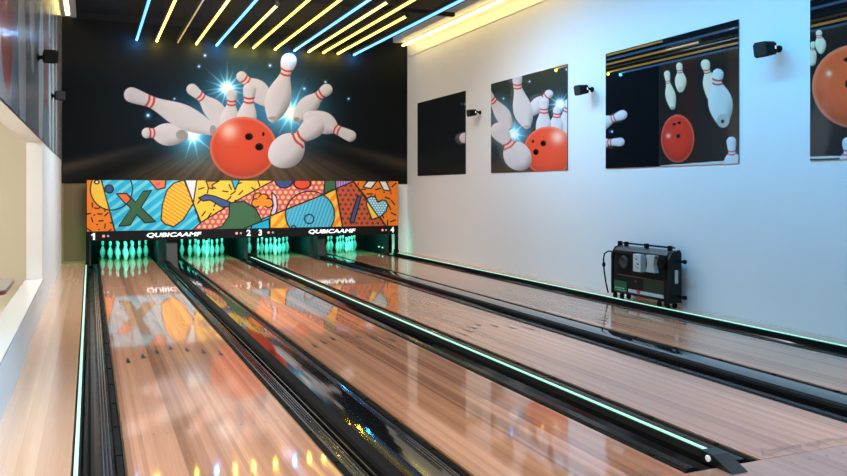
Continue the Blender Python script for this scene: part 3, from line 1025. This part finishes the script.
# ---- pins
PIN = [(.0258, 0), (.0285, .004), (.0324, .019), (.0452, .057), (.0555, .0857), (.0605, .1143), (.0580, .149), (.0496, .184), (.0350, .222), (.0262, .2413),
       (.0240, .252, 1), (.0232, .262, 0), (.0232, .268, 1), (.0240, .279, 0), (.0265, .295), (.0300, .317), (.0323, .343), (.0300, .361), (.0225, .374), (.012, .380), (.001, .3812)]
proto = MB().lathe(PIN, (0, 0, 0), 20).build('bowling_pin', [M['pin'], M['stripe']], None, (0, 0, 0))
ROWS = [('head pin', 0, 0), ('second-row left pin', -.5, 1), ('second-row right pin', .5, 1), ('third-row left pin', -1, 2), ('third-row middle pin, right behind the head pin', 0, 2),
        ('third-row right pin', 1, 2), ('back-row far left pin', -1.5, 3), ('back-row inner left pin', -.5, 3), ('back-row inner right pin', .5, 3), ('back-row far right pin', 1.5, 3)]
YH = 18.26
first = True
for li, (a, b) in enumerate(LANES):
    c = (a + b) / 2 - (0, .01, .065, .085)[li]
    for nm, dx, r in ROWS:
        if first:
            o = proto; first = False
        else:
            o = proto.copy(); col.objects.link(o)
        o.location = (c + dx * .3048, YH + r * .264, .0006)
        tag(o, 'mint-lit white %s in the rack of lane %s' % (nm, ('one', 'two', 'three', 'four')[li]), 'bowling pin', 'bowling pins of lane ' + ('one', 'two', 'three', 'four')[li])

# ---- machine end: side panels between the racks, curtain, lamps over the pins
KICK = [(-.06, .02, 'charcoal side panel left of the rack of lane one'), (1.36, 1.66, 'charcoal side panel between the racks of lanes one and two'),
        (3.20, 3.28, 'thin charcoal side panel between the racks of lanes two and three'), (4.72, 5.0, 'charcoal side panel between the racks of lanes three and four'),
        (6.60, 6.68, 'charcoal side panel right of the rack of lane four')]
for x0, x1, lab in KICK:
    c = (x0 + x1) / 2
    sp_ = tag(MB().box(x0, x1, 17.92, 19.55, -.186, 1.3, bev=.01).build('side_panel', M['kick'], None, (c, 17.9, -.18)), lab, 'side panel', 'side panels of the pin bays')
    if x0 > 6:
        for yy in (18.12, 18.38):
            MB().lathe([(.0, 0), (.022, 0), (.018, -.02), (0, -.024)], (6.5995, yy, .105), 10, axis='x').build('sensor_light', M['sign'], sp_)
tag(MB().box(-.05, 6.67, 19.56, 19.6, -.18, 1.3).build('pit_curtain', M['rubber'], None, (3.3, 19.58, -.18)), 'black curtain closing the bays behind the pins', 'curtain')

# ---- masking units: picture board over a number bar
ZA, ZB, ZM = .675, .475, 1.722
YM = 17.40
seam = atY(255.2, 200, YM).x
for k, (x0, x1, na, nb, lab) in enumerate(((-.06, seam, '1', '2', 'cartoon-coloured board with a big green X over lanes one and two, black number bar'),
                                         (seam, 6.72, '3', '4', 'cartoon-coloured board with a heart over lanes three and four, black number bar'))):
    t = thing('masking_unit', ((x0 + x1) / 2, YM, ZB), lab, 'masking unit', 'masking units over the pins')
    g = .002
    o = print_sheet('picture_board', (x0 + g, YM - .012, ZA), (1, 0, 0), (0, 0, 1), us(0, x1 - x0 - 2 * g, 560), us(.002, ZM - ZA, 190), .03,
                    PR['art'], art_colours, M['black'], parent=t, gain=1.0)
    b = MB().box(x0 + g, x1 - g, YM - .02, YM + .04, ZB, ZA, bev=.004).build('number_bar', M['bar'], t)
    fy = YM - .022

    def letter(body, px, size, sx=1.0, shear=0.0, off=0.0, name='lane_number', bold=0.0):
        p = atY(px, 238, fy)
        vs, fs = text_mesh(body, size, .003, shear, sx, off)
        m_ = MB()
        for ox, oz in ((-bold, 0), (bold, 0), (0, bold * .5), (0, -bold * .5)) if bold else ((0, 0),):
            m_.add([(v[0] + p.x + ox, v[1] + fy, v[2] + .572 + oz) for v in vs], fs)
        m_.build(name, M['sign'], b)
    n1, lg, n2 = ((93.6, 173.5, 248.6), (260.3, 331.5, 392.3))[k]
    if k == 0:
        p = atY(n1, 238, fy)
        gl = [(-.045, .038), (-.02, .052), (-.004, .070), (.026, .070), (.026, -.070), (-.012, -.070), (-.012, .026), (-.045, .012)]
        MB().prism([(p.x + q[0], .573 + q[1]) for q in gl], fy - .003, fy).build('lane_number', M['sign'], b)
    else:
        letter(na, n1, .18, off=.006)
    letter(nb, n2, .18, off=.006)
    letter('QUBICAAMF', lg, .122, 1.60, .2, .004, 'logo', .007)
    for px, m_ in ((103.5, 'red'), (108.0, 'reddim'), (236.6, 'red'), (240.8, 'reddim')) if k == 0 else ((268.6, 'red'), (272.8, 'reddim'), (382.5, 'red'), (386.0, 'reddim')):
        p = atY(px, 238, fy)
        MB().lathe([(.0, 0), (.030 if m_ == 'red' else .022, 0), (.024, -.006), (0, -.008)], (p.x, fy, .575), 12, axis='y').build('indicator_light', M[m_], b)
    # posts that carry the unit
    for xx in ((x0 + .005, x0 + .05), (x1 - .055, x1 - .006)):
        if k == 0 and xx[0] > 1: continue
        mb = MB().box(xx[0], xx[1], YM + .045, YM + .10, .0, ZB + .1)
        if k == 1 and xx[0] > 5:
            mb = MB().box(xx[0] - .005, xx[1] + .005, YM - .018, YM + .08, .05, ZB - .001, bev=.01)
            mb.box(xx[0] - .028, xx[1] + .012, YM - .04, YM + .08, .0, .13, bev=.03)
        if k == 1 and xx[0] < 5:
            mb = MB().box(xx[0], xx[1], YM + .045, YM + .09, .058, ZB + .1)
        mb.build('post', M['rubber'], t)

# slanted channel housings under the boards, where the covers end
for x0, x1, lab in ((1.50, 1.72, 'charcoal ball channel housing at the far end of the left channel cover'),
                    (4.80, 4.98, 'charcoal ball channel housing at the far end of the right channel cover')):
    m_ = MB().prism([(17.46, -.10), (17.56, .47), (17.62, 1.0), (17.9, 1.0), (17.9, -.10)], x0, x1, axis='x')
    tag(m_.build('channel_housing', M['kick'], None, ((x0 + x1) / 2, 17.46, -.10)), lab, 'housing', 'ball channel housings')
# ---- small loudspeakers on the walls


def speaker(px, py, X, side, label, aim, s=1.0, off=.10):
    """side -1: on the right wall, sticks out to the left"""
    w = atX(px, py, X)
    t = thing('wall_speaker', w, label, 'loudspeaker', 'small black wall loudspeakers')
    d = Vector((side, aim, -.16)).normalized()
    zax = Vector((0, 0, 1)); lat = d.cross(zax).normalized(); upv = lat.cross(d).normalized()
    base = w + Vector((side * off, 0, .0))

    def P(f, l, u): return base + d * f + lat * l + upv * u
    prof = [(0, .045, .05), (.03, .075, .075), (.22, .095, .09)]
    vs = []
    for f, l, u in prof:
        for (sl, su) in ((-1, -.7), (-.7, -1), (.7, -1), (1, -.7), (1, .7), (.7, 1), (-.7, 1), (-1, .7)):
            vs.append(P(f * s, l * sl * s, u * su * s))
    fs = []
    for r in range(2):
        for k in range(8):
            fs.append((r * 8 + k, r * 8 + (k + 1) % 8, (r + 1) * 8 + (k + 1) % 8, (r + 1) * 8 + k))
    fs += [tuple(range(8)), tuple(range(16, 24))]
    MB().add(vs, fs).build('cabinet', M['rubber'], t)
    vs = [P(.222 * s, .082 * sl * s, .078 * su * s) for (sl, su) in ((-1, -1), (1, -1), (1, 1), (-1, 1))]
    vs += [P(.234 * s, .07 * sl * s, .066 * su * s) for (sl, su) in ((-1, -1), (1, -1), (1, 1), (-1, 1))]
    MB().add(vs, [(0, 1, 2, 3), (4, 5, 6, 7), (0, 1, 5, 4), (1, 2, 6, 5), (2, 3, 7, 6), (3, 0, 4, 7)]).build('grille', mat('black_grille', rgb(26, 26, 28), .7, bump=.3, bscale=300), t)
    mb = MB().lathe([(.0, 0), (.04, 0), (.04, side * .018), (.0, side * .018)], w, 14, axis='x')
    mb.tube([w + Vector((side * .016, 0, 0)), w + Vector((side * off * .6, 0, .01)), base + d * .01], [.022, .02, .026], 10)
    mb.build('bracket', M['rubber'], t)
    if side < 0:
        sgn = 1 if lat.y < 0 else -1
        q = [P(.05 * s, sgn * .083 * s, -.012), P(.075 * s, sgn * .086 * s, -.012), P(.075 * s, sgn * .086 * s, .022), P(.05 * s, sgn * .083 * s, .022)]
        q += [v + lat * sgn * .003 for v in q]
        MB().add(q, [(0, 1, 2, 3), (4, 5, 6, 7), (0, 1, 5, 4), (1, 2, 6, 5), (2, 3, 7, 6), (3, 0, 4, 7)]).build('badge', M['sign'], t)
    return t


speaker(480.5, 112.5, XR, -1, 'small black loudspeaker on the right wall beside the nearly black picture', -.1, .78)
speaker(592.5, 89.5, XR, -1, 'small black loudspeaker on the right wall between the two middle pictures', -.1, .86)
speaker(779.5, 49, XR, -1, 'small black loudspeaker on the blue-lit wall left of the huge orange ball picture', -.1, .95)
speaker(37.5, 57.5, XL + .012, 1, 'small black loudspeaker on the left wall nearer the camera', -5, .8, .105)
speaker(51.5, 96, XL + .012, 1, 'small black loudspeaker on the left wall nearer the end wall', -5, .8, .09)

# ---- table in the neighbouring room
c = Vector((-1.42, 9.75, 0))
t = thing('low_table', (c.x, c.y, 0), 'low table with a red-edged grey top beyond the white sill', 'table')
rr = []
for (sx, sy, a0) in ((1, 1, 0), (-1, 1, 90), (-1, -1, 180), (1, -1, 270)):
    for k in range(6):
        a = math.radians(a0 + k * 18)
        rr.append((c.x + sx * .45 + .16 * math.cos(a), c.y + sy * .50 + .16 * math.sin(a)))
MB().prism(rr, .485, .497, axis='z').build('table_top', mat('grey_table_top', rgb(150, 146, 142), .3), t)
MB().prism([(c.x + (p[0] - c.x) * 1.004, c.y + (p[1] - c.y) * 1.004) for p in rr], .447, .4845, axis='z').build('table_edge', mat('dark_red_edge', rgb(120, 20, 34), .35), t)
for dx, dy in ((.33, -.3), (.33, .3), (-.33, -.3), (-.33, .3)):
    MB().box(c.x + dx - .05, c.x + dx + .05, c.y + dy - .05, c.y + dy + .05, .0, .4465, bev=.008).build('leg', mat('dark_table_leg', rgb(62, 58, 54), .5), t)

exec_machine = True


# ---- lane cleaning machine parked upright by the right wall
XFc, XBk = 6.80, 6.985


def mp(zx, zy, X=XFc):
    """spot on the machine's front, from the close-up of the photograph"""
    return atX(590 + zx / 5.945, 230 + zy / 5.945, X)


tl, tr, br, bl = mp(128, 100), mp(470, 125), mp(475, 440), mp(133, 380)
yA, yB = (tl.y + bl.y) / 2, (tr.y + br.y) / 2       # far end, near end
ZTp = (tl.z + tr.z) / 2
t = thing('lane_machine', ((XFc + XBk) / 2, (yA + yB) / 2, 0), 'black lane cleaning machine parked upright against the right wall', 'machine')
zb = .085
mb = MB()
prof = [(XFc + .03, zb), (XFc, zb + .04), (XFc, ZTp - .22), (XFc + .02, ZTp - .07), (XFc + .05, ZTp - .03), (XBk - .03, ZTp), (XBk, ZTp - .02), (XBk, zb)]
mb.prism(prof, yB + .03, yA - .03)
body = mb.build('body', mat('machine_black_shell', rgb(10, 11, 12), .5, var=.1, spec=.25), t)
side = mat('machine_side_plate', rgb(10, 11, 13), .5, spec=.3)
for ya, yb in ((yB, yB + .029), (yA - .029, yA)):
    MB().prism([(XFc - .015, zb - .01), (XFc - .015, ZTp - .10), (XFc + .05, ZTp - .005), (XBk - .02, ZTp + .02), (XBk + .01, ZTp - .02), (XBk + .01, zb - .01)], ya, yb).build('side_plate', side, t)
# sloping top lid
MB().prism([(XFc + .026, ZTp - .055), (XFc + .052, ZTp - .024), (XBk - .035, ZTp + .004), (XBk - .035, ZTp + .010), (XFc + .046, ZTp - .014), (XFc + .014, ZTp - .05)], yB + .07, yA - .04).build('lid', mat('machine_grey_lid', rgb(74, 78, 82), .3), t)
# carrying rail on top with clamps
za = ZTp + .045
rl = MB().tube([(XBk - .06, yA + .02, za), (XBk - .06, yB + .05, za)], .012, 10).build('top_rail', M['rubber'], t)
for q in (-.02, .11, .50, .92):
    yy = yA - .04 + (yB - yA + .09) * q
    MB().box(XBk - .085, XBk - .035, yy - .022, yy + .022, ZTp + .003, za + .022, bev=.006).build('clamp', M['rubber'], rl)
# recess, wheel, motor and white containers
yp = lambda zx: mp(zx, 200).y
zp = lambda zy, zx=300: mp(zx, zy).z
MB().box(XFc - .012, XFc - .001, yp(455), yp(165), zp(275), zp(140), bev=.003).build('recess_panel', mat('machine_recess', rgb(5, 5, 6), .6, spec=.2), t)
w = mp(212, 190)
whl = MB().lathe([(.02, 0), (.085, 0), (.092, -.012), (.085, -.03), (.06, -.032), (.052, -.02), (.02, -.02)], (XFc - .014, w.y, w.z), 24, axis='x').build('drive_wheel', mat('grey_wheel', rgb(40, 43, 45), .45), t)
a, b = mp(256, 245, XFc - .10), mp(300, 147, XFc - .10)
MB().box(XFc - .10, XFc - .013, b.y, a.y, a.z, b.z, bev=.006).build('fluid_box', mat('white_plastic_box', rgb(186, 192, 192), .4), t)
bx = bpy.data.objects['fluid_box']
mb = MB()
for (fy, fz, s) in ((.55, .72, .014), (.35, .45, .018), (.65, .30, .010), (.35, .22, .012)):
    yy = b.y + (a.y - b.y) * fy; zz = a.z + (b.z - a.z) * fz
    mb.box(XFc - .1025, XFc - .1002, yy - s, yy + s, zz - s * .6, zz + s * .6)
mb.build('printed_label', M['dark'], bx)
a, b = mp(330, 248, XFc - .08), mp(386, 154, XFc - .08)
h = b.z - a.z; mid = (a.z + b.z) / 2; yc = (a.y + b.y) / 2; hw = (a.y - b.y) / 2
pr = []
for k in range(9):
    f = k / 8
    pr.append((yc + hw * (1 - .32 * math.sin(PI * f)), a.z + h * f))
pr += [(yc - hw * (1 - .32 * math.sin(PI * k / 8)), b.z - h * k / 8) for k in range(9)]
MB().prism(pr, XFc - .08, XFc - .013, axis='x').build('fluid_jug', mat('white_jug_plastic', rgb(172, 176, 174), .35), t)
w = mp(424, 200, XFc - .04)
MB().tube([(XFc - .013, w.y, w.z), (XFc - .05, w.y, w.z), (XFc - .056, w.y, w.z)], [.072, .072, .06], 20).build('motor', M['rubber'], t)
# seam strip, labels, base
a, b = mp(165, 262), mp(370, 296)
MB().tube([(XFc - .006, a.y, a.z), (XFc - .006, b.y, (a.z + b.z) / 2)], .006, 6).build('seam_strip', mat('dull_metal_strip', rgb(86, 84, 76), .5), t)
grn = mat('dark_green_panel', rgb(14, 40, 28), .4)
a, b = mp(146, 360), mp(220, 308)
MB().box(XFc - .006, XFc - .001, b.y, a.y, a.z, b.z).build('green_label', mat('green_label', rgb(26, 88, 58), .4), t)
lb = bpy.data.objects['green_label']
mb = MB()
for k in range(4):
    y0 = a.y - .02 - k * (a.y - b.y) * .2
    mb.box(XFc - .0075, XFc - .0062, y0 - (a.y - b.y) * .13, y0, a.z + .045, a.z + .062)
mb.box(XFc - .0075, XFc - .0062, b.y + .02, a.y - .03, a.z + .022, a.z + .030)
mb.build('label_marks', mat('pale_label_ink', rgb(150, 200, 176), .5), lb)
a, b = mp(320, 372), mp(440, 305)
MB().box(XFc - .006, XFc - .001, b.y, a.y, a.z, b.z).build('green_panel', grn, t)
w = mp(272, 306)
MB().lathe([(.0, 0), (.016, 0), (.012, -.014), (0, -.016)], (XFc - .0005, w.y, w.z), 12, axis='x').build('red_button', mat('red_button', rgb(150, 40, 36), .4), t)
a, b = mp(232, 382), mp(440, 404)
z0 = zb + .012
MB().box(XFc - .012, XFc - .001, b.y, a.y, z0 + .03, z0 + .075, bev=.003).build('white_strip', mat('white_strip', rgb(190, 192, 190), .45), t)
w = mp(293, 378)
MB().prism([(w.y - .05, z0 + .08), (w.y + .05, z0 + .08), (w.y, z0 + .015)], XFc - .018, XFc - .0125, axis='x').build('warning_triangle', mat('red_sticker', rgb(196, 60, 66), .45), t)
# plate on the near side
MB().box(XFc + .085, XFc + .135, yB - .005, yB - .0005, .33, .50).build('side_label', mat('pale_side_label', rgb(190, 196, 196), .5), t)
# handle hose at the far end
p = [mp(330, 150, XFc - .02), mp(240, 142, XFc - .03), mp(150, 130, XFc - .04), mp(110, 125, XFc - .05), mp(86, 140, XFc - .05), mp(80, 175, XFc - .05),
     mp(84, 240, XFc - .045), mp(96, 320, XFc - .03), mp(108, 372, XFc)]
p[-1].z = max(p[-1].z, .06)
hz = MB().tube(p, .011, 8).build('hose', M['rubber'], t)
w = mp(82, 205, XFc - .048)
MB().lathe([(.0, -.03), (.02, -.03), (.026, 0), (.02, .03), (0, .03)], w, 10).build('hose_grip', M['rubber'], hz)
p = [mp(388, 165, XFc - .06), mp(430, 175, XFc - .08), mp(455, 200, XFc - .05), mp(462, 240, XFc - .01)]
MB().tube(p, .010, 8).build('cable', M['rubber'], t)
# pegs that stick out of the near end
for z in (ZTp - .12, .16):
    m_ = MB().tube([(XBk - .05, yB - .001, z), (XBk - .05, yB - .10, z)], .016, 10)
    m_.tube([(XBk - .05, yB - .101, z), (XBk - .05, yB - .14, z)], .026, 12)
    m_.build('peg', M['rubber'], t)
# castors
for yy in (yB + .06, yB + .22, yA - .20, yA - .05):
    for xx in (XFc + .02, XBk - .05):
        m_ = MB().lathe([(.006, -.014), (.034, -.014), (.038, 0), (.034, .014), (.006, .014)], (xx, yy, .0385), 16, axis='x')
        m_.box(xx - .018, xx + .018, yy - .02, yy + .02, .05, zb - .001)
        m_.build('castor', M['rubber'], t)
# wooden runner on the floor beneath it
tag(MB().box(6.70, 6.755, yB - .1, yA - .25, .0005, .022, bev=.004).build('wooden_runner', mat('varnished_runner', rgb(176, 140, 78), .4, var=.1), None, (6.72, (yA + yB) / 2, 0)),
    'thin wooden batten on the floor in front of the lane machine', 'batten')

# ------------------------------------------------------------------ lamps and added fill lights


def area(name, loc, size, energy, color, target, sy=None):
    l = bpy.data.lights.new(name, 'AREA'); l.energy = energy; l.color = color
    l.shape = 'RECTANGLE'; l.size = size; l.size_y = sy or size
    o = bpy.data.objects.new(name, l); o.location = loc
    o.rotation_euler = (Vector(target) - Vector(loc)).to_track_quat('-Z', 'Y').to_euler()
    col.objects.link(o)
    return o


for i, (a, b) in enumerate(LANES):
    c = (a + b) / 2
    area('pin_lamp', (c, 17.62, .78), .9, 27, (0.05, 1.0, 0.70), (c, 18.6, .12), .1)
def lamp(name, loc, size, energy, color, target, sy=None, spread=180):
    o = area(name, loc, size, energy, color, target, sy)
    o.data.spread = math.radians(spread)
    return o


lamp('approach_fill', (0.7, -1.0, 4.9), 1.5, 75, (.95, .97, 1.0), (0.7, 2.5, 0))  # added fill standing in for unseen light over the approach
lamp('blue_lamp', (4.9, 7.0, 4.65), 9, 195, (0.05, 0.52, 1.0), (7.1, 7.0, 2.2), .2, 110)
lamp('blue_left_lamp', (2.6, 4.6, 4.7), 3.5, 40, (.20, .62, 1.0), (-.54, 5.2, .3), .2, 60)
lamp('hall_fill', (2.6, 11.5, 4.75), 3.5, 260, (1.0, 0.97, 0.95), (2.9, 17.5, 1.2), 3, 105)  # added fill that brightens the end wall and the boards
lamp('wash_right_fill', (4.5, 11.8, 4.55), 3.0, 43, (.93, .98, 1.0), (7.1, 11.4, 1.0), .4, 120)  # unseen wash added to lift the right wall
lamp('wash_left_fill', (2.2, 13.0, 4.85), 2.5, 98, (.66, .88, 1.0), (-.54, 12.6, 1.2), .6, 110)  # cool unseen wash, added for the left wall
lamp('near_fill', (0.7, 4.6, 5.0), .8, 58, (1.0, .96, .94), (0.7, 4.6, 0), 3.0, 75)  # no fixture here: fill added for the near left lanes
lamp('far_fill', (1.6, 10.6, 5.0), .8, 80, (1.0, .90, .80), (1.6, 10.6, 0), 4.0, 75)  # warm fill added to brighten the far stretch of the lanes
for yy in (3.2, 7.0):
    lamp('lane_fill', (4.4, yy, 5.0), .6, 36, (.66, .82, 1.0), (4.4, yy, 0), 2.0, 58)  # added fill for the right lanes, narrow to stay off the wall
lamp('cove_lamp', (6.93, 13.7, 5.0), 7, 46, (1.0, .78, .26), (7.1, 13.7, 4.3), .05)
for i, ((fx, fy), near, kind) in enumerate(TUBES):
    if kind == 'tan': continue
    a = atY(fx, fy, YE - .06)
    l = bpy.data.lights.new('tube_end_lamp', 'POINT'); l.energy = 5.0 if kind == 'yellow' else 8.0
    l.color = (1.0, .66, .05) if kind == 'yellow' else (.03, .38, 1.0); l.shadow_soft_size = .03
    o = bpy.data.objects.new('tube_end_lamp', l); o.location = (a.x, YE - .16, ZT - .05); col.objects.link(o)
area('neighbour_lamp', (-3.5, 8.5, 2.9), 2.0, 300, (1.0, 0.97, 0.92), (-3.0, 10.5, 0))
l = bpy.data.lights.new('neighbour_low_fill', 'POINT'); l.energy = 75; l.color = (1.0, .92, .66); l.shadow_soft_size = .15  # low fill added to light the lintel underside, no known fixture
o = bpy.data.objects.new('neighbour_low_fill', l); o.location = (-2.6, 6.5, .9); col.objects.link(o)

w = bpy.data.worlds.new('world'); scene.world = w; w.use_nodes = True
bg = w.node_tree.nodes['Background']
bg.inputs['Color'].default_value = (0.80, 0.88, 1.0, 1)
bg.inputs['Strength'].default_value = 0.22

for o in scene.objects:
    if '_org' in o: del o['_org']

vs_ = scene.view_settings
scene.display_settings.display_device = 'sRGB'
vs_.view_transform = 'Standard'; vs_.look = 'None'; vs_.gamma = 1.0; vs_.use_curve_mapping = False
vs_.exposure = 0.0
scene.cycles.max_bounces = 8
scene.cycles.sample_clamp_indirect = 6.0
